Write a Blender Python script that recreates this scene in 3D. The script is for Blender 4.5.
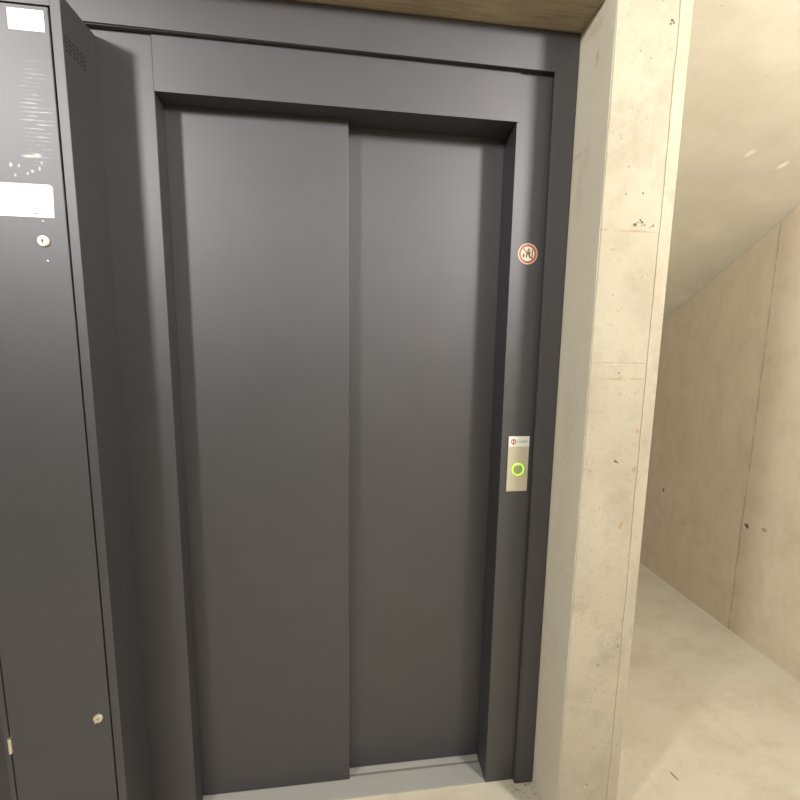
import bpy, bmesh, math, random
from mathutils import Matrix, Vector
random.seed(4)
for o in list(bpy.data.objects):
    bpy.data.objects.remove(o)
S = bpy.context.scene
C = S.collection

# ------------------------------------------------------------------ camera
cd = bpy.data.cameras.new('camera')
cam = bpy.data.objects.new('camera', cd)
C.objects.link(cam)
yaw, pit, rol = math.radians(7.0604), math.radians(-7.4819), math.radians(0.829)
fwd = Vector((math.sin(yaw)*math.cos(pit), math.cos(yaw)*math.cos(pit), math.sin(pit)))
rt0 = Vector((math.cos(yaw), -math.sin(yaw), 0))
up0 = rt0.cross(fwd)
rt = rt0*math.cos(rol) + up0*math.sin(rol)
up = -rt0*math.sin(rol) + up0*math.cos(rol)
m = Matrix((rt, up, -fwd)).transposed().to_4x4()
m.translation = Vector((0.4809, -1.1691, 1.4812))
cam.matrix_world = m
cd.sensor_width = 36
cd.lens = 407.2/800*36
cd.clip_start = 0.02
S.camera = cam

# ------------------------------------------------------------------ world, lamps, exposure
w = bpy.data.worlds.new('world')
S.world = w
w.use_nodes = True
w.node_tree.nodes['Background'].inputs['Color'].default_value = (1, 0.95, 0.88, 1)
w.node_tree.nodes['Background'].inputs['Strength'].default_value = 0.0
S.view_settings.view_transform = 'Standard'
S.view_settings.look = 'None'
S.view_settings.gamma = 1
S.view_settings.use_curve_mapping = False
S.view_settings.exposure = 0.0


def lamp(name, loc, power, radius, col=(1.0, 0.975, 0.905)):
    l = bpy.data.lights.new(name, 'POINT')
    l.energy = power
    l.shadow_soft_size = radius
    l.color = col
    o = bpy.data.objects.new(name, l)
    o.location = loc
    C.objects.link(o)


lamp('ceiling_light', (-1.22, -1.60, 2.59), 192, 0.13)
lamp('added_fill_light', (0.62, -2.75, 2.65), 72, 0.13)  # added fill with no known fixture, lifts the middle of the door leaves
lamp('stairwell_light', (2.14, -1.60, 2.59), 192, 0.13)


# ------------------------------------------------------------------ materials
def newmat(name):
    mt = bpy.data.materials.new(name)
    mt.use_nodes = True
    nt = mt.node_tree
    return mt, nt, nt.nodes['Principled BSDF']


def N(nt, kind, **kw):
    n = nt.nodes.new(kind)
    for k, v in kw.items():
        if k in n.inputs:
            n.inputs[k].default_value = v
        else:
            setattr(n, k, v)
    return n


def L(nt, a, ao, b, bi):
    nt.links.new(a.outputs[ao], b.inputs[bi])


def mathn(nt, op, a, b=None, c=None):
    n = nt.nodes.new('ShaderNodeMath')
    n.operation = op
    for i, v in enumerate((a, b, c)):
        if v is None:
            continue
        if isinstance(v, (int, float)):
            n.inputs[i].default_value = v
        else:
            nt.links.new(v, n.inputs[i])
    return n.outputs[0]


def mix(nt, fac, a, b):
    n = nt.nodes.new('ShaderNodeMix')
    n.data_type = 'RGBA'
    for sock, v in ((n.inputs[0], fac), (n.inputs[6], a), (n.inputs[7], b)):
        if isinstance(v, (int, float)):
            sock.default_value = v
        elif isinstance(v, tuple):
            sock.default_value = (*v, 1)
        else:
            nt.links.new(v, sock)
    return n.outputs[2]


def ramp(nt, src, p0, p1):
    n = nt.nodes.new('ShaderNodeMapRange')
    n.inputs['From Min'].default_value = p0
    n.inputs['From Max'].default_value = p1
    nt.links.new(src, n.inputs['Value'])
    return n.outputs['Result']


def coords(nt):
    tc = nt.nodes.new('ShaderNodeTexCoord')
    sp = nt.nodes.new('ShaderNodeSeparateXYZ')
    nt.links.new(tc.outputs['Object'], sp.inputs[0])
    return tc.outputs['Object'], sp.outputs


def noise(nt, vec, scale, detail=4, rough=0.55, stretch=None):
    if stretch:
        mp = nt.nodes.new('ShaderNodeMapping')
        mp.inputs['Scale'].default_value = stretch
        nt.links.new(vec, mp.inputs[0])
        vec = mp.outputs[0]
    n = nt.nodes.new('ShaderNodeTexNoise')
    n.inputs['Scale'].default_value = scale
    n.inputs['Detail'].default_value = detail
    n.inputs['Roughness'].default_value = rough
    nt.links.new(vec, n.inputs['Vector'])
    return n.outputs['Fac']


def spot(nt, a, b, ca, cb, ra, rb, soft=0.4):
    """mask (1 inside) of an ellipse in two coordinates"""
    da = mathn(nt, 'DIVIDE', mathn(nt, 'SUBTRACT', a, ca), ra)
    db = mathn(nt, 'DIVIDE', mathn(nt, 'SUBTRACT', b, cb), rb)
    d = mathn(nt, 'SQRT', mathn(nt, 'ADD', mathn(nt, 'MULTIPLY', da, da), mathn(nt, 'MULTIPLY', db, db)))
    return ramp(nt, d, 1 + soft, 1 - soft)


def line(nt, a, c, half):
    d = mathn(nt, 'ABSOLUTE', mathn(nt, 'SUBTRACT', a, c))
    return ramp(nt, d, half*1.6, half*0.5)


def concrete(name, light, dark, stain=None, grain=None, extra=None, bump=0.25, rough=0.8, gstr=0.22):
    mt, nt, b = newmat(name)
    vec, xyz = coords(nt)
    big = noise(nt, vec, 2.2, 5, 0.6)
    mid = noise(nt, vec, 9, 6, 0.65)
    fine = noise(nt, vec, 90, 4, 0.7)
    col = mix(nt, ramp(nt, big, 0.35, 0.68), light, dark)
    col = mix(nt, mathn(nt, 'MULTIPLY', ramp(nt, mid, 0.5, 0.78), 0.55), col, stain or dark)
    col = mix(nt, mathn(nt, 'MULTIPLY', ramp(nt, fine, 0.55, 0.8), 0.22), col, tuple(v*0.62 for v in dark))
    if grain:
        g = noise(nt, vec, 14, 5, 0.7, grain)
        col = mix(nt, mathn(nt, 'MULTIPLY', ramp(nt, g, 0.45, 0.7), gstr), col, tuple(v*0.62 for v in dark))
    # pin holes
    vo = nt.nodes.new('ShaderNodeTexVoronoi')
    vo.inputs['Scale'].default_value = 55
    nt.links.new(vec, vo.inputs['Vector'])
    wn = nt.nodes.new('ShaderNodeSeparateColor')
    nt.links.new(vo.outputs['Color'], wn.inputs[0])
    pin = mathn(nt, 'MULTIPLY', ramp(nt, vo.outputs['Distance'], 0.16, 0.06), mathn(nt, 'GREATER_THAN', wn.outputs[0], 0.965))
    col = mix(nt, mathn(nt, 'MULTIPLY', pin, 0.7), col, tuple(v*0.35 for v in dark))
    h = mathn(nt, 'ADD', mathn(nt, 'MULTIPLY', mid, 0.5), mathn(nt, 'MULTIPLY', fine, 0.25))
    h = mathn(nt, 'SUBTRACT', h, pin)
    if extra:
        col, h = extra(nt, vec, xyz, col, h)
    nt.links.new(col, b.inputs['Base Color'])
    b.inputs['Roughness'].default_value = rough
    bp = nt.nodes.new('ShaderNodeBump')
    bp.inputs['Strength'].default_value = bump
    bp.inputs['Distance'].default_value = 0.004
    nt.links.new(h, bp.inputs['Height'])
    nt.links.new(bp.outputs[0], b.inputs['Normal'])
    return mt


def ex_pillar(nt, vec, xyz, col, h):
    x, z = xyz[0], xyz[2]
    wob = mathn(nt, 'MULTIPLY', mathn(nt, 'SUBTRACT', noise(nt, vec, 12, 3), 0.5), 0.010)
    zz = mathn(nt, 'ADD', z, wob)
    left = mathn(nt, 'LESS_THAN', x, 1.264)
    front = mathn(nt, 'LESS_THAN', xyz[1], -0.165)
    lf = mathn(nt, 'MULTIPLY', left, front)
    brk = ramp(nt, noise(nt, vec, 16, 3), 0.32, 0.52)
    for zc, hw, a in ((1.777, 0.0022, 0.6), (1.403, 0.0025, 0.65), (1.445, 0.0016, 0.3)):
        mk = mathn(nt, 'MULTIPLY', mathn(nt, 'MULTIPLY', line(nt, zz, zc, hw), lf), brk)
        col = mix(nt, mathn(nt, 'MULTIPLY', mk, a), col, (0.30, 0.19, 0.09))
        h = mathn(nt, 'SUBTRACT', h, mathn(nt, 'MULTIPLY', mk, 0.6))
    sm = ramp(nt, noise(nt, vec, 5.5, 6, 0.72), 0.54, 0.72)
    col = mix(nt, mathn(nt, 'MULTIPLY', sm, 0.7), col, (0.26, 0.235, 0.185))
    sp = mathn(nt, 'MULTIPLY', ramp(nt, noise(nt, vec, 85, 5, 0.75), 0.575, 0.66), ramp(nt, noise(nt, vec, 7, 3, 0.6), 0.45, 0.60))
    col = mix(nt, mathn(nt, 'MULTIPLY', sp, 0.75), col, (0.20, 0.165, 0.12))
    h = mathn(nt, 'SUBTRACT', h, mathn(nt, 'MULTIPLY', sp, 0.3))
    # rough patch with an outline high on the face, rusty flecks near the arris
    mk = mathn(nt, 'MULTIPLY', line(nt, mathn(nt, 'ADD', x, wob), 1.222, 0.0016),
               mathn(nt, 'MULTIPLY', mathn(nt, 'GREATER_THAN', z, 1.93), mathn(nt, 'LESS_THAN', z, 2.06)))
    col = mix(nt, mathn(nt, 'MULTIPLY', mk, 0.35), col, (0.32, 0.25, 0.15))
    for px, pz in ((1.2545, 1.262), (1.252, 1.155), (1.228, 0.99), (1.232, 1.0)):
        col = mix(nt, mathn(nt, 'MULTIPLY', spot(nt, x, z, px, pz, 0.004, 0.006), 0.6), col, (0.35, 0.15, 0.07))
    # darker veins on the side that faces the lift
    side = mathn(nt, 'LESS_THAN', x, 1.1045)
    vein = ramp(nt, mathn(nt, 'ABSOLUTE', mathn(nt, 'SUBTRACT', noise(nt, vec, 5, 5, 0.65), 0.5)), 0.028, 0.0)
    vein = mathn(nt, 'MULTIPLY', vein, mathn(nt, 'MULTIPLY', side, ramp(nt, noise(nt, vec, 3.1, 2), 0.48, 0.62)))
    col = mix(nt, mathn(nt, 'MULTIPLY', vein, 0.45), col, (0.20, 0.17, 0.14))
    col = mix(nt, mathn(nt, 'MULTIPLY', side, 0.6), col, (0.78, 0.715, 0.59))  # this side coloured lighter, standing in for light falling on it
    yy_, zz_ = mathn(nt, 'ADD', xyz[1], wob), mathn(nt, 'ADD', z, wob)
    for py, pz, ra, rb, al in ((-0.105, 2.215, 0.006, 0.020, 0.5), (-0.085, 2.292, 0.030, 0.012, 0.40), (-0.045, 2.005, 0.030, 0.006, 0.4),
                               (-0.085, 1.985, 0.010, 0.030, 0.25), (-0.06, 1.90, 0.012, 0.06, 0.2), (-0.09, 1.2, 0.03, 0.2, 0.12)):
        mk = mathn(nt, 'MULTIPLY', mathn(nt, 'MULTIPLY', spot(nt, yy_, zz_, py, pz, ra, rb, 0.7), ramp(nt, noise(nt, vec, 60, 4, 0.7), 0.35, 0.55)), side)
        col = mix(nt, mathn(nt, 'MULTIPLY', mk, al), col, (0.24, 0.215, 0.19))
    return col, h


def ex_right(nt, vec, xyz, col, h):
    y, z = xyz[1], xyz[2]
    wob = mathn(nt, 'MULTIPLY', mathn(nt, 'SUBTRACT', noise(nt, vec, 9, 4), 0.5), 0.012)
    yy = mathn(nt, 'ADD', y, wob)
    mk = mathn(nt, 'MULTIPLY', line(nt, yy, 0.614, 0.004), ramp(nt, noise(nt, vec, 12, 3), 0.25, 0.55))
    col = mix(nt, mathn(nt, 'MULTIPLY', mk, 0.45), col, (0.24, 0.17, 0.10))
    h = mathn(nt, 'ADD', h, mathn(nt, 'MULTIPLY', line(nt, yy, 0.622, 0.004), 0.3))
    col = mix(nt, mathn(nt, 'MULTIPLY', spot(nt, y, z, 0.502, 0.612, 0.012, 0.010), 0.6), col, (0.25, 0.15, 0.08))
    return col, h


def ex_soffit(nt, vec, xyz, col, h):
    x, y = xyz[0], xyz[1]
    sw = ramp(nt, noise(nt, vec, 3.0, 5, 0.6, (1, 2.5, 1)), 0.5, 0.72)
    col = mix(nt, mathn(nt, 'MULTIPLY', sw, 0.4), col, (0.66, 0.62, 0.52))
    for px, py, a in SOFFIT_MARKS:
        col = mix(nt, mathn(nt, 'MULTIPLY', spot(nt, mathn(nt, 'ADD', x, mathn(nt, 'MULTIPLY', y, 0.9)), mathn(nt, 'SUBTRACT', y, mathn(nt, 'MULTIPLY', x, 0.5)), px+0.9*py, py-0.5*px, 0.014, 0.017), a), col, (0.80, 0.76, 0.66))
    return col, h


def ex_floor(nt, vec, xyz, col, h):
    sw = ramp(nt, noise(nt, vec, 4.5, 6, 0.7, (1, 1.6, 1)), 0.48, 0.7)
    col = mix(nt, mathn(nt, 'MULTIPLY', sw, 0.6), col, (0.42, 0.345, 0.25))
    fl = ramp(nt, noise(nt, vec, 38, 5, 0.75), 0.62, 0.72)
    col = mix(nt, mathn(nt, 'MULTIPLY', fl, 0.4), col, (0.22, 0.16, 0.10))
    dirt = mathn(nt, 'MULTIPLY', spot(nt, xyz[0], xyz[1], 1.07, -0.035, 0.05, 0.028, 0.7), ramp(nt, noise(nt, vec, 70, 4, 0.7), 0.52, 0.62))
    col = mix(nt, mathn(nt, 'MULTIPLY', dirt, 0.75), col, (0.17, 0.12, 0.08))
    return col, h


SOFFIT_MARKS = ((2.04, 0.363, 0.6), (2.226, 0.394, 0.8), (2.444, 1.087, 0.4))

M_pillar = concrete('pillar_concrete', (0.405, 0.366, 0.29), (0.35, 0.313, 0.24), (0.25, 0.217, 0.163), extra=ex_pillar, bump=0.35)
M_right = concrete('shuttered_concrete', (0.77, 0.69, 0.565), (0.715, 0.63, 0.50), (0.60, 0.51, 0.39), grain=(1, 1, 0.3), extra=ex_right)
M_soffit = concrete('soffit_concrete', (0.54, 0.502, 0.41), (0.505, 0.467, 0.375), (0.455, 0.412, 0.325), extra=ex_soffit, bump=0.12)
M_lintel = concrete('board_marked_concrete', (0.40, 0.335, 0.235), (0.31, 0.25, 0.17), (0.19, 0.145, 0.09), grain=(0.30, 4, 4), bump=0.5, gstr=0.9)
M_room = concrete('plain_concrete', (0.12, 0.115, 0.105), (0.10, 0.095, 0.085))
M_floor = concrete('screed', (0.55, 0.505, 0.41), (0.50, 0.455, 0.36), (0.42, 0.37, 0.28), extra=ex_floor, bump=0.2)


def paint(name, col, rough, bump=0.06, scale=900, spec=0.5, extra=None, metal=0.0):
    mt, nt, b = newmat(name)
    vec, xyz = coords(nt)
    n1 = noise(nt, vec, scale, 2, 0.6)
    n2 = noise(nt, vec, 7, 4, 0.6)
    c = mix(nt, ramp(nt, n2, 0.35, 0.7), tuple(v*0.975 for v in col), tuple(v*1.025 for v in col))
    r = mathn(nt, 'ADD', rough-0.01, mathn(nt, 'MULTIPLY', n2, 0.02))
    if extra:
        c, r = extra(nt, vec, xyz, c, r)
    nt.links.new(c, b.inputs['Base Color'])
    nt.links.new(r, b.inputs['Roughness'])
    b.inputs['Specular IOR Level'].default_value = spec
    b.inputs['Metallic'].default_value = metal
    bp = nt.nodes.new('ShaderNodeBump')
    bp.inputs['Strength'].default_value = bump
    bp.inputs['Distance'].default_value = 0.001
    nt.links.new(n1, bp.inputs['Height'])
    nt.links.new(bp.outputs[0], b.inputs['Normal'])
    return mt


def plain(name, col, rough=0.5, metal=0.0, emit=None, strength=0.0):
    mt, nt, b = newmat(name)
    vec, xyz = coords(nt)
    n = noise(nt, vec, 60, 3)
    c = mix(nt, n, tuple(v*0.95 for v in col), tuple(min(1, v*1.05) for v in col))
    nt.links.new(c, b.inputs['Base Color'])
    b.inputs['Roughness'].default_value = rough
    b.inputs['Metallic'].default_value = metal
    if emit:
        b.inputs['Emission Color'].default_value = (*emit, 1)
        b.inputs['Emission Strength'].default_value = strength
    return mt


def ex_cab(nt, vec, xyz, c, r):
    """glue residue left by a peeled-off sheet: fine level streaks and a few dabs"""
    x, z = xyz[0], xyz[2]
    ph = mathn(nt, 'SINE', mathn(nt, 'MULTIPLY', mathn(nt, 'ADD', z, mathn(nt, 'MULTIPLY', noise(nt, vec, 20, 2), 0.004)), 2*math.pi/0.0084))
    st = ramp(nt, ph, 0.35, 0.95)
    area = spot(nt, x, z, CABX, 1.972, 0.026, 0.085, 0.45)
    nz = ramp(nt, noise(nt, vec, 55, 3, 0.6, (0.6, 1, 2.5)), 0.42, 0.62)
    mk = mathn(nt, 'MULTIPLY', mathn(nt, 'MULTIPLY', st, area), nz)
    mk = mathn(nt, 'MULTIPLY', mk, 0.8)
    for px, pz, ra, rb in CAB_DABS:
        mk = mathn(nt, 'MAXIMUM', mk, spot(nt, x, z, px, pz, ra, rb, 0.5))
    c = mix(nt, mathn(nt, 'MULTIPLY', mk, 0.42), c, (0.50, 0.49, 0.44))
    return c, r


CABX = -0.192 + 0.269
CAB_DABS = tuple((a + 0.269, b, c, d) for a, b, c, d in ((-0.215, 1.883, 0.013, 0.0026), (-0.20, 1.885, 0.008, 0.004), (-0.254, 1.863, 0.003, 0.004), (-0.238, 1.862, 0.002, 0.003),
            (-0.212, 1.852, 0.003, 0.003), (-0.197, 1.858, 0.002, 0.004), (-0.192, 1.870, 0.002, 0.002), (-0.247, 1.842, 0.002, 0.003), (-0.222, 1.847, 0.002, 0.003)))
ANT = (0.127, 0.126, 0.137)
M_frame = paint('anthracite_paint', ANT, 0.56, metal=0.92)
M_leaf = paint('anthracite_door_paint', ANT, 0.56, metal=0.92)
M_cab = paint('anthracite_textured_paint', (0.129, 0.128, 0.139), 0.57, metal=0.92, bump=0.28, scale=600)
M_cabdoor = paint('anthracite_textured_door_paint', (0.129, 0.128, 0.139), 0.57, metal=0.92, bump=0.28, scale=600, extra=ex_cab)
M_black = plain('black_void', (0.008, 0.008, 0.008), 0.8)
M_gap = plain('dark_gap', (0.012, 0.012, 0.012), 0.7)
M_sill = paint('galvanised_steel', (0.31, 0.305, 0.29), 0.5, bump=0.05, scale=300)
M_groove = plain('dark_groove_steel', (0.16, 0.15, 0.13), 0.7)  # darker steel tone for the groove
M_steel = plain('brushed_steel', (0.60, 0.55, 0.43), 0.5, 0.4)
M_chrome = plain('nickel', (0.80, 0.74, 0.62), 0.28, 0.9)
M_ivory = plain('ivory_enamel', (0.85, 0.80, 0.68), 0.4)
M_white = plain('white_film', (0.80, 0.80, 0.79), 0.45)
M_strip = plain('printed_strip', (0.72, 0.72, 0.68), 0.45)
M_ink = plain('grey_ink', (0.40, 0.40, 0.41), 0.6)
M_darkink = plain('dark_ink', (0.16, 0.12, 0.10), 0.6)
M_greyink = plain('mid_grey_ink', (0.30, 0.30, 0.29), 0.6)
M_red = plain('red_ink', (0.40, 0.13, 0.09), 0.5)
M_cream = plain('cream_film', (0.88, 0.78, 0.62), 0.5)
M_pink = plain('pale_red_rim', (0.80, 0.52, 0.42), 0.5)
M_green = plain('lit_green_ring', (0.4, 0.8, 0.1), 0.4, 0, (0.58, 0.95, 0.06), 0.72)
M_button = plain('button_metal', (0.40, 0.46, 0.27), 0.4, 0.6)


# ------------------------------------------------------------------ mesh helpers
def bm_new():
    return bmesh.new()


def box(bm, x0, x1, y0, y1, z0, z1, bev=0.0, seg=2):
    r = bmesh.ops.create_cube(bm, size=1, matrix=Matrix.Translation(((x0+x1)/2, (y0+y1)/2, (z0+z1)/2)) @
                              Matrix.Diagonal((x1-x0, y1-y0, z1-z0, 1)))
    if bev:
        es = list({e for v in r['verts'] for e in v.link_edges})
        bmesh.ops.bevel(bm, geom=es, offset=bev, segments=seg, affect='EDGES', profile=0.5)


def prism_xy(bm, pts, z0, z1):
    """solid of a plan outline (x, y) between two heights"""
    a = [bm.verts.new((x, y, z0)) for x, y in pts]
    b = [bm.verts.new((x, y, z1)) for x, y in pts]
    n = len(pts)
    for i in range(n):
        j = (i+1) % n
        bm.faces.new((a[i], a[j], b[j], b[i]))
    bm.faces.new(a[::-1])
    bm.faces.new(b)


def ragged_prism(bm, pts, jit, z0, z1, n):
    """like prism_xy, in many courses, with the listed corners wandering a little"""
    rg = random.Random(11)
    rows = []
    for k in range(n+1):
        z = z0+(z1-z0)*k/n
        e = {i: rg.uniform(-1, 1) for i in set(jit.values())}
        rows.append([bm.verts.new((x + (e[jit[i]]*0.0013 if i in jit else 0), y, z)) for i, (x, y) in enumerate(pts)])
    m_ = len(pts)
    for a_, b_ in zip(rows, rows[1:]):
        for i in range(m_):
            j = (i+1) % m_
            bm.faces.new((a_[i], a_[j], b_[j], b_[i]))
    bm.faces.new(rows[0][::-1])
    bm.faces.new(rows[-1])


def prism_yz(bm, pts, x0, x1):
    a = [bm.verts.new((x0, y, z)) for y, z in pts]
    b = [bm.verts.new((x1, y, z)) for y, z in pts]
    n = len(pts)
    for i in range(n):
        j = (i+1) % n
        bm.faces.new((a[i], a[j], b[j], b[i]))
    bm.faces.new(a[::-1])
    bm.faces.new(b)


def prism_xz(bm, pts, y0, y1):
    a = [bm.verts.new((x, y0, z)) for x, z in pts]
    b = [bm.verts.new((x, y1, z)) for x, z in pts]
    n = len(pts)
    for i in range(n):
        j = (i+1) % n
        bm.faces.new((a[i], a[j], b[j], b[i]))
    bm.faces.new(a[::-1])
    bm.faces.new(b)


def lathe(bm, cx, cz, prof, seg=40, y=0.0):
    """surface of revolution about the Y axis through (cx, cz); prof = [(radius, y)]"""
    rings = []
    for r, py in prof:
        if r < 1e-6:
            rings.append([bm.verts.new((cx, y+py, cz))])
        else:
            rings.append([bm.verts.new((cx+r*math.cos(2*math.pi*i/seg), y+py, cz+r*math.sin(2*math.pi*i/seg))) for i in range(seg)])
    for a, b in zip(rings, rings[1:]):
        for i in range(seg):
            j = (i+1) % seg
            if len(a) == 1 and len(b) == 1:
                continue
            if len(a) == 1:
                bm.faces.new((a[0], b[j], b[i]))
            elif len(b) == 1:
                bm.faces.new((a[i], a[j], b[0]))
            else:
                bm.faces.new((a[i], a[j], b[j], b[i]))


def stroke(bm, pts, wdt, y0, y1):
    """flat ink stroke: a ribbon with a little thickness along (x, z) points"""
    for (xa, za), (xb, zb) in zip(pts, pts[1:]):
        d = Vector((xb-xa, zb-za))
        if d.length < 1e-7:
            continue
        n = Vector((-d.y, d.x)).normalized()*wdt/2
        prism_xz(bm, [(xa+n.x, za+n.y), (xa-n.x, za-n.y), (xb-n.x, zb-n.y), (xb+n.x, zb+n.y)], y0, y1)


def glyphs(bm, x, z, count, hgt, pitch, y0, y1, seed):
    """small letter-like strokes for print too small to read"""
    rg = random.Random(seed)
    for i in range(count):
        gx = x + i*pitch
        ww = pitch*0.62
        lw = hgt*0.2
        k = rg.randint(0, 4)
        if k == 0:
            stroke(bm, [(gx, z), (gx, z+hgt)], lw, y0, y1)
            stroke(bm, [(gx, z+lw/2), (gx+ww, z+lw/2)], lw, y0, y1)
        elif k == 1:
            stroke(bm, [(gx, z), (gx, z+hgt)], lw, y0, y1)
        elif k == 2:
            stroke(bm, [(gx+ww/2, z), (gx+ww/2, z+hgt)], lw, y0, y1)
            stroke(bm, [(gx, z+hgt-lw/2), (gx+ww, z+hgt-lw/2)], lw, y0, y1)
        elif k == 3:
            stroke(bm, [(gx, z), (gx+ww/2, z+hgt), (gx+ww, z)], lw, y0, y1)
        else:
            stroke(bm, [(gx, z), (gx, z+hgt*0.8), (gx+ww, z+hgt*0.8), (gx+ww, z), (gx, z)], lw, y0, y1)


def obj(name, bm, mat, parent=None, label=None, smooth=False):
    bmesh.ops.recalc_face_normals(bm, faces=bm.faces[:])
    org = Vector((0, 0, 0))
    p = parent
    while p:
        org += p.location
        p = p.parent
    if org.length:
        bmesh.ops.translate(bm, verts=bm.verts[:], vec=-org)
    me = bpy.data.meshes.new(name)
    bm.to_mesh(me)
    bm.free()
    me.materials.append(mat)
    if smooth:
        for f in me.polygons:
            f.use_smooth = True
    o = bpy.data.objects.new(name, me)
    C.objects.link(o)
    o.parent = parent
    if label:
        o['label'] = label
    return o


def tag(o, label, cat, group=None):
    o['label'] = label
    o['category'] = cat
    o['kind'] = 'thing'
    if group:
        o['group'] = group
    return o


def struct(o):
    o['kind'] = 'structure'
    return o


def thing(name, label, cat, loc):
    o = bpy.data.objects.new(name, None)
    C.objects.link(o)
    o.location = loc
    o.empty_display_size = 0.1
    return tag(o, label, cat)


def carve(o, cutter_bm):
    """cut small hollows into a mesh"""
    me = bpy.data.meshes.new('cut')
    bmesh.ops.recalc_face_normals(cutter_bm, faces=cutter_bm.faces[:])
    cutter_bm.to_mesh(me)
    cutter_bm.free()
    k = bpy.data.objects.new('cut', me)
    C.objects.link(k)
    md = o.modifiers.new('b', 'BOOLEAN')
    md.operation = 'DIFFERENCE'
    md.solver = 'EXACT'
    md.use_self = True
    md.object = k
    bpy.context.view_layer.update()
    dg = bpy.context.evaluated_depsgraph_get()
    nm = bpy.data.meshes.new_from_object(o.evaluated_get(dg))
    o.modifiers.clear()
    o.data = nm
    bpy.data.objects.remove(k)
    bpy.data.meshes.remove(me)


def pit(bm, cx, cy, cz, rx, ry, rz, seg=12):
    bmesh.ops.create_uvsphere(bm, u_segments=seg, v_segments=8, radius=1,
                              matrix=Matrix.Translation((cx, cy, cz)) @ Matrix.Diagonal((rx, ry, rz, 1)))


# ------------------------------------------------------------------ dimensions (metres)
W = 0.9396          # clear lift opening, x from 0 to W
H = 2.10            # underside of the lift header
HS = 2.2297         # underside of the outer surround
ZT = 2.328          # underside of the concrete lintel
XS, XO = 1.038, 1.103
P = 0.018           # how far the surround stands forward
Y1, Y2 = 0.0554, 0.0929
PF = -0.172         # front face of the pillar
XR = 2.502          # right wall
CZ = 2.90           # ceiling of the lobby
XL, YB, YE = -3.6, -5.5, 2.3

# ------------------------------------------------------------------ setting
bm = bm_new(); box(bm, XL, XR, YB, YE, -0.12, 0.0)
struct(obj('floor', bm, M_floor))
bm = bm_new(); box(bm, XL, XR, YB, -0.70, CZ, CZ+0.12)
struct(obj('ceiling', bm, M_room))
bm = bm_new(); box(bm, XL-0.12, XL, YB, YE, -0.12, CZ+0.12)
struct(obj('wall_left', bm, M_room))
bm = bm_new(); box(bm, XL-0.12, XR+0.12, YB-0.12, YB, -0.12, CZ+0.12)
struct(obj('wall_rear', bm, M_room))
bm = bm_new(); box(bm, XR, XR+0.15, YB, YE, -0.12, 3.6)
wr = struct(obj('wall_right', bm, M_right))
cb = bm_new()
for y, z in ((1.155, 0.580), (0.592, 0.591)):
    bmesh.ops.create_cone(cb, cap_ends=True, segments=20, radius1=0.0155, radius2=0.011, depth=0.05,
                          matrix=Matrix.Translation((XR+0.012, y, z)) @ Matrix.Rotation(math.pi/2, 4, 'Y'))
carve(wr, cb)
# wall beside and over the lift, with the board-marked lintel underside
bm = bm_new()
box(bm, XL, -0.72, -0.10, 0.30, 0, CZ+0.12)
struct(obj('wall_front', bm, M_room))
bm = bm_new()
box(bm, -0.72, XO, -0.13, 0.30, ZT, CZ+0.12)
struct(obj('trim_1', bm, M_lintel))
bm = bm_new(); box(bm, -0.72, XO, 0.14, 0.30, 0, ZT)
struct(obj('shaft_light_stop', bm, M_black))  # unseen black plate added to stop light leaking past the doors
bm = bm_new(); box(bm, XO, XR, YE+0.001, YE+0.12, -0.12, 1.5)
struct(obj('wall_end', bm, M_right))

# concrete pillar: the end of the lift-shaft wall, one arris chamfered
bm = bm_new()
ragged_prism(bm, [(XO, PF+0.003), (XO+0.003, PF), (1.2615, PF), (1.2625, PF+0.0020), (1.2645, PF+0.0020), (1.2655, PF+0.0005), (1.303, PF+0.010), (1.314, PF+0.020),
              (1.314, YE), (XO, YE)],
             {1: 0, 2: 1, 3: 1, 4: 1, 5: 1, 6: 2}, 0, 3.2, 64)
pil = obj('concrete_pillar', bm, M_pillar)
tag(pil, 'tall pale concrete pillar with form lines beside the lift frame', 'pillar')
cb = bm_new()
PITS = ((1.195, 1.794, .0055), (1.203, 1.800, .0025), (1.2135, 1.801, .004), (1.209, 1.806, .003), (1.221, 1.795, .003), (1.214, 1.792, .002),
        (1.245, 1.794, .003), (1.238, 1.790, .002), (1.196, 1.178, .006), (1.203, 1.176, .004), (1.190, 1.205, .002), (1.194, .566, .006),
        (1.199, .571, .003), (1.192, .164, .007), (1.246, 2.263, .004), (1.251, 2.258, .003), (1.243, 2.255, .003), (1.172, 2.19, .002),
        (1.150, 1.62, .002), (1.168, 1.58, .0025), (1.176, 1.585, .002), (1.205, 1.40, .002), (1.185, 1.42, .003), (1.222, 1.35, .002),
        (1.160, .88, .002), (1.205, .79, .0025), (1.165, 1.93, .002), (1.21, 1.87, .003), (1.150, 1.05, .002), (1.17, .70, .002))
for x, z, r in PITS:
    pit(cb, x, PF, z, r, r*1.1, r*random.uniform(0.7, 1.1), 10)
carve(pil, cb)

# stair flight above the passage on the right: sloping underside, steps on top
a = 0.63
zs = lambda y: 1.67 + (1.288-y)*a
bm = bm_new()
pts = [(YE, zs(YE)), (-0.74, zs(-0.74))]
nst = 11
run = (YE+0.74)/nst
for i in range(nst):
    y = -0.74 + i*run
    z = zs(y) + 0.30
    pts += [(y, z), (y+run, z)]
prism_yz(bm, pts, 1.315, XR-0.001)
st = obj('stair_flight', bm, M_soffit)
tag(st, 'smooth concrete underside of a stair flight sloping down beyond the pillar', 'stairs')

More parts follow.
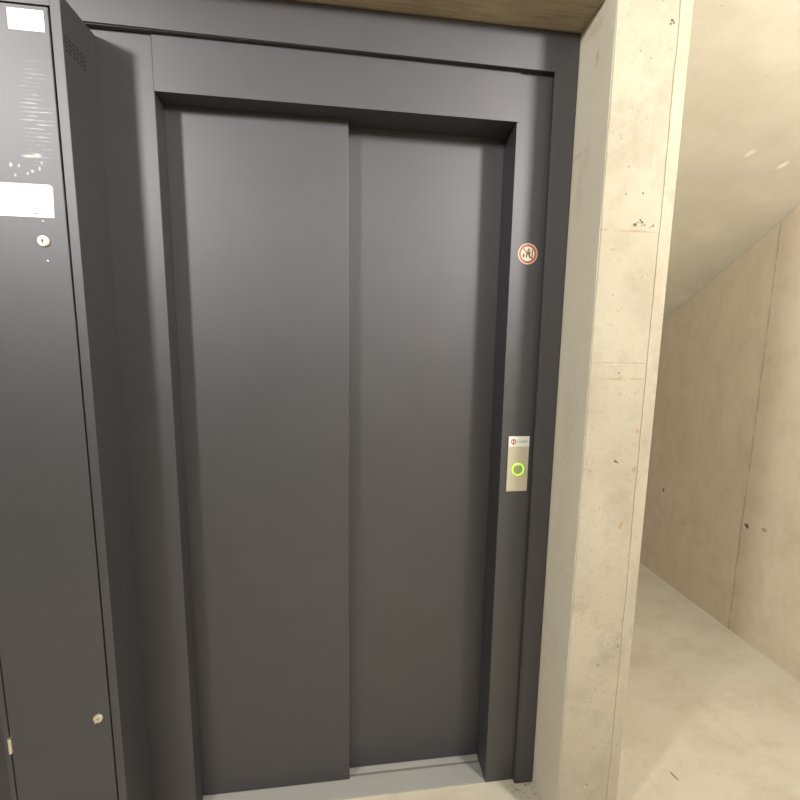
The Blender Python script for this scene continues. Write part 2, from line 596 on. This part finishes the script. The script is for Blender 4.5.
# ------------------------------------------------------------------ lift door frame
fr = thing('lift_door_frame', 'anthracite metal frame with stepped surround around the lift doors', 'door frame', (W/2, 0, 0))
B = 0.0012
bm = bm_new(); box(bm, -0.71, 0, 0, 0.053, 0, HS+0.02, B)
obj('left_jamb', bm, M_frame, fr)
bm = bm_new(); box(bm, W, XO, 0, 0.0905, 0, HS+0.02, B)
obj('right_jamb', bm, M_frame, fr)
bm = bm_new()
prism_xy(bm, [(0.0012, -0.003), (W+0.0045, -0.003), (W+0.0045, -0.0003), (W-0.0005, -0.0003), (W-0.0005, 0.0905), (0.4790, 0.0905), (0.4790, 0.053), (0.0012, 0.053)], H, HS+0.02)
obj('header', bm, M_frame, fr)
bm = bm_new()
prism_xz(bm, [(-0.71, HS), (XS, HS), (XS, 0), (XO-0.0006, 0), (XO-0.0006, ZT-0.0006), (-0.71, ZT-0.0006)], -P, -0.0002)
bmesh.ops.bevel(bm, geom=[e for e in bm.edges if abs(e.verts[0].co.y+P) < 1e-5 and abs(e.verts[1].co.y+P) < 1e-5],
                offset=0.0045, segments=3, affect='EDGES')
obj('surround', bm, M_frame, fr)

# ------------------------------------------------------------------ sliding leaves and sill
bm = bm_new(); box(bm, -0.03, 0.4773, Y1, Y1+0.032, 0.008, 2.14, 0.0012)
tag(obj('sliding_door_leaf', bm, M_leaf), 'left lift door leaf in front, flat anthracite metal, overlapping the other', 'door')
bm = bm_new(); box(bm, 0.44, 0.968, Y2, Y2+0.032, 0.008, 2.14, 0.0012)
tag(obj('sliding_door_leaf', bm, M_leaf), 'right lift door leaf set back behind its neighbour, next to the call button', 'door')
sl = thing('lift_sill', 'grey steel threshold with a guide groove under the lift doors', 'sill', (W/2, 0.05, 0))
bm = bm_new(); box(bm, 0.0005, W-0.0005, 0.0, 0.066, 0, 0.005, 0.001)
obj('sill_plate', bm, M_sill, sl)
bm = bm_new(); box(bm, 0.0005, W-0.0005, 0.066, 0.075, 0, 0.003)
obj('guide_groove', bm, M_groove, sl)
bm = bm_new(); box(bm, 0.0005, W-0.0005, 0.075, 0.138, 0, 0.005, 0.001)
obj('sill_rail', bm, M_sill, sl)

# ------------------------------------------------------------------ control cabinet
CX0, CX1, CF = -0.410, -0.128, -0.1227
CT = 2.214
GP = 0.0036
cab = thing('control_cabinet', 'narrow tall anthracite metal cabinet with two locks left of the lift', 'cabinet', ((CX0+CX1)/2, -0.06, 0))
DX0, DX1, DZ0, DZ1 = -0.3945, -0.1525, 0.045, 2.182
bm = bm_new()
# carcass: a shell with a front frame around the door
box(bm, CX0, DX0-GP, CF, -0.0005, 0, CT, 0.001)
box(bm, DX1+GP, CX1, CF, -0.0005, 0, CT, 0.001)
box(bm, DX0-GP, DX1+GP, CF, -0.0005, DZ1+GP, CT-0.0003)
box(bm, DX0-GP, DX1+GP, CF, -0.0005, 0, DZ0-GP)
obj('body', bm, M_cab, cab)
bm = bm_new(); box(bm, DX0-0.0008, DX1+0.0008, CF+0.0181, -0.001, DZ0-0.0008, DZ1+0.0008)
obj('inner_back', bm, M_gap, cab)
bm = bm_new(); box(bm, DX0, DX1, CF-0.0006, CF+0.018, DZ0, DZ1, 0.0012)
door = obj('door', bm, M_cabdoor, cab)
# vent: four rows of dark strips standing in for the shade inside short slots
bm = bm_new()
for r in range(4):
    for k in range(6):
        y0 = -0.116 + k*0.0122
        z0 = 2.1055 + r*0.0088
        box(bm, CX1-0.002, CX1+0.00025, y0, y0+0.0088, z0, z0+0.0042)
obj('vent', bm, M_gap, cab)


# locks are parts of the cabinet
def lock(z, x, mat, lab, turn):
    bm = bm_new()
    f = CF-0.0006
    lathe(bm, x, z, [(0.0, -0.0050), (0.0030, -0.0050), (0.0095, -0.0050), (0.0112, -0.0042), (0.0118, -0.0025), (0.0118, 0.0)], 36, f)
    lk = obj('lock', bm, mat, cab, lab)
    for pf in lk.data.polygons:
        pf.use_smooth = abs(pf.normal.y) < 0.9
    bm = bm_new()
    if turn:
        prism_xz(bm, [(x-0.010, z-0.013), (x+0.002, z-0.0105), (x+0.010, z-0.005), (x+0.006, z-0.003), (x-0.004, z-0.004)], f-0.0042, f-0.0004)
        obj('cam_plate', bm, mat, lk)
        bm = bm_new()
        lathe(bm, x+0.001, z, [(0.0, -0.0058), (0.0035, -0.0058), (0.0042, -0.0048)], 20, f)
        obj('keyhole', bm, M_greyink, lk)
    else:
        lathe(bm, x, z+0.0005, [(0.0, -0.0055), (0.0026, -0.0055), (0.0030, -0.0048)], 20, f)
        stroke(bm, [(x, z), (x, z-0.0052)], 0.0026, f-0.0055, f-0.0048)
        obj('keyhole', bm, M_darkink, lk)


lock(1.705, -0.2025, M_ivory, 'pale round lock below the white text label', False)
lock(0.497, -0.1805, M_chrome, 'bright metal lock near the foot of the door', True)
for x, z in ((-0.2005, 1.7475), (-0.1985, 1.662)):
    bm = bm_new()
    lathe(bm, x, z, [(0.0, -0.0022), (0.0016, -0.0019), (0.0026, -0.0010), (0.0029, 0.0)], 16, CF-0.0006)
    obj('rivet', bm, M_chrome, cab, smooth=True)
bm = bm_new()
bmesh.ops.create_cone(bm, cap_ends=True, segments=16, radius1=0.0042, radius2=0.0042, depth=0.043,
                      matrix=Matrix.Translation((-0.3945, CF-0.0030, 0.441)))
box(bm, -0.3985, -0.3905, CF-0.0022, CF+0.004, 0.4215, 0.4605)
obj('hinge', bm, M_chrome, cab, 'pale hinge knuckle low on the left edge')
# labels stuck on the cabinet door
f = CF-0.0006
bm = bm_new(); box(bm, -0.2315, -0.1615, f-0.0005, f, 2.1325, 2.1735)
obj('blank_label', bm, M_white, cab, 'blank white rectangular label at the top corner')
bm = bm_new()
pts = [(-0.372, 1.7555), (-0.176, 1.7555)]
for i in range(7):
    t = math.pi/2*i/6
    pts.append((-0.182+0.008*math.cos(t), 1.8175+0.008*math.sin(t)))
pts += [(-0.372, 1.8255)]
prism_xz(bm, pts, f-0.0005, f)
lb = obj('text_label', bm, M_white, cab, 'wide white label with faint grey print')
bm = bm_new()
g0, g1 = f-0.0008, f-0.0004
glyphs(bm, -0.362, 1.8000, 20, 0.0050, 0.0047, g0, g1, 3)
glyphs(bm, -0.362, 1.7835, 17, 0.0052, 0.0047, g0, g1, 5)
glyphs(bm, -0.276, 1.7825, 3, 0.0052, 0.0047, g0, g1, 8)
glyphs(bm, -0.258, 1.7820, 6, 0.0052, 0.0045, g0, g1, 9)
glyphs(bm, -0.224, 1.7815, 4, 0.0056, 0.0048, g0, g1, 10)
glyphs(bm, -0.2035, 1.7660, 4, 0.0034, 0.0036, g0, g1, 11)
glyphs(bm, -0.1865, 1.7655, 2, 0.0038, 0.0036, g0, g1, 12)
for k, (za, zb) in enumerate(((1.7712, 1.7745), (1.7618, 1.7652))):
    prism_xz(bm, [(-0.2175, za if k else za), (-0.2095, za), (-0.2110 if k == 0 else -0.2095, zb), (-0.2160 if k == 0 else -0.2175, zb)], g0, g1)
ring = [(-0.2135+0.0062*math.cos(2*math.pi*i/24), 1.7682+0.0062*math.sin(2*math.pi*i/24)) for i in range(25)]
stroke(bm, ring, 0.0012, g0, g1)
obj('print', bm, M_ink, lb)

# ------------------------------------------------------------------ call button plate on the right jamb
cp = thing('call_button_plate', 'small steel lift call plate with a glowing green ring on the right jamb', 'call button', (0.9945, 0, 1.04))
q = -0.0035
bm = bm_new(); box(bm, 0.9610, 1.0280, q, 0, 1.040, 1.2145, 0.0008)
obj('plate', bm, M_steel, cp)
bm = bm_new(); box(bm, 0.9618, 1.0272, q-0.0005, q, 1.1825, 1.2138)
sp = obj('logo_strip', bm, M_strip, cp, 'pale printed strip with a red round emblem')
bm = bm_new()
cx, cz, rr = 0.9765, 1.1975, 0.0072
stroke(bm, [(cx+rr*math.cos(2*math.pi*i/28), cz+rr*math.sin(2*math.pi*i/28)) for i in range(29)], 0.0028, q-0.0008, q-0.0004)
stroke(bm, [(cx, cz-rr), (cx, cz+rr)], 0.0040, q-0.0008, q-0.0004)
obj('emblem', bm, M_red, sp)
bm = bm_new()
glyphs(bm, 0.9885, 1.1945, 6, 0.0072, 0.0060, q-0.0008, q-0.0004, 21)
obj('print', bm, M_greyink, sp)
bx, bz = 0.9950, 1.1105
bm = bm_new()
lathe(bm, bx, bz, [(0.0158, 0.0), (0.0158, -0.0030), (0.0166, -0.0042), (0.0186, -0.0042), (0.0196, -0.0030), (0.0196, 0.0)], 48, q)
obj('button_ring', bm, M_green, cp, 'glowing yellow-green ring', smooth=True)
bm = bm_new()
lathe(bm, bx, bz, [(0.0, -0.0022), (0.0060, -0.0022), (0.0115, -0.0028), (0.0150, -0.0020), (0.0156, 0.0)], 48, q)
obj('button', bm, M_button, cp, smooth=True)
bm = bm_new()
for k in range(3):
    lathe(bm, bx-0.005+k*0.005, 1.0790, [(0.0, -0.0004), (0.0011, -0.0003), (0.0012, 0.0)], 12, q)
obj('braille_dots', bm, M_steel, cp)

# ------------------------------------------------------------------ prohibition sticker on the right jamb
ps = thing('prohibition_sticker', 'round red and white prohibition sticker above the lift call plate', 'sticker', (0.9915, 0, 1.752))
cx, cz = 0.9915, 1.752
y = 0.0
bm = bm_new(); lathe(bm, cx, cz, [(0.0, -0.0005), (0.0295, -0.0005), (0.0295, 0.0)], 56, y)
obj('backing', bm, M_pink, ps)
bm = bm_new(); lathe(bm, cx, cz, [(0.0, -0.0007), (0.0212, -0.0007), (0.0212, -0.0004)], 56, y)
obj('face', bm, M_cream, ps)
bm = bm_new(); lathe(bm, cx, cz, [(0.0205, -0.0004), (0.0205, -0.0010), (0.0262, -0.0010), (0.0262, -0.0004)], 56, y)
obj('red_ring', bm, M_red, ps)
bm = bm_new()
# pictogram: a standing person beside a flame in a lift car
lathe(bm, cx+0.0015, cz+0.0085, [(0.0, -0.0010), (0.0026, -0.0010), (0.0026, -0.0006)], 18, y)
prism_xz(bm, [(cx-0.0045, cz-0.009), (cx-0.0018, cz-0.009), (cx-0.0005, cz-0.001), (cx+0.0020, cz-0.001), (cx+0.0035, cz-0.009),
              (cx+0.0055, cz-0.009), (cx+0.0055, cz+0.005), (cx-0.0035, cz+0.005)], -0.0010, -0.0006)
stroke(bm, [(cx+0.0105, cz-0.010), (cx+0.0105, cz+0.010)], 0.0022, -0.0010, -0.0006)
prism_xz(bm, [(cx-0.0115, cz-0.008), (cx-0.0075, cz-0.008), (cx-0.0070, cz-0.003), (cx-0.0090, cz+0.003), (cx-0.0125, cz-0.003)], -0.0010, -0.0006)
bmesh.ops.scale(bm, verts=bm.verts[:], vec=(1.3, 1, 1.3), space=Matrix.Translation((-cx, 0, -cz)))
obj('pictogram', bm, M_darkink, ps)
bm = bm_new()
d = 0.0225*math.sqrt(0.5)
stroke(bm, [(cx-d, cz+d), (cx+d, cz-d)], 0.0034, -0.0013, -0.0008)
obj('slash', bm, M_red, ps)

# ------------------------------------------------------------------ a sliver of dead twig on the passage floor
bm = bm_new()
tw = [(1.6035, -0.0385, 0.0014), (1.6060, -0.0455, 0.0016), (1.6085, -0.0570, 0.0022), (1.6100, -0.0690, 0.0014)]
rings = []
for i, (x, y, z) in enumerate(tw):
    r = (0.0007, 0.0014, 0.0015, 0.0006)[i]
    rings.append([bm.verts.new((x + r*math.cos(2*math.pi*k/8), y, z + 0.9*r*math.sin(2*math.pi*k/8))) for k in range(8)])
for a_, b_ in zip(rings, rings[1:]):
    for k in range(8):
        bm.faces.new((a_[k], a_[(k+1) % 8], b_[(k+1) % 8], b_[k]))
bm.faces.new(rings[0]); bm.faces.new(rings[-1][::-1])
tag(obj('dry_twig', bm, plain('dead_wood', (0.13, 0.09, 0.05), 0.8), smooth=True), 'thin dark sliver of twig lying on the pale concrete floor', 'twig')
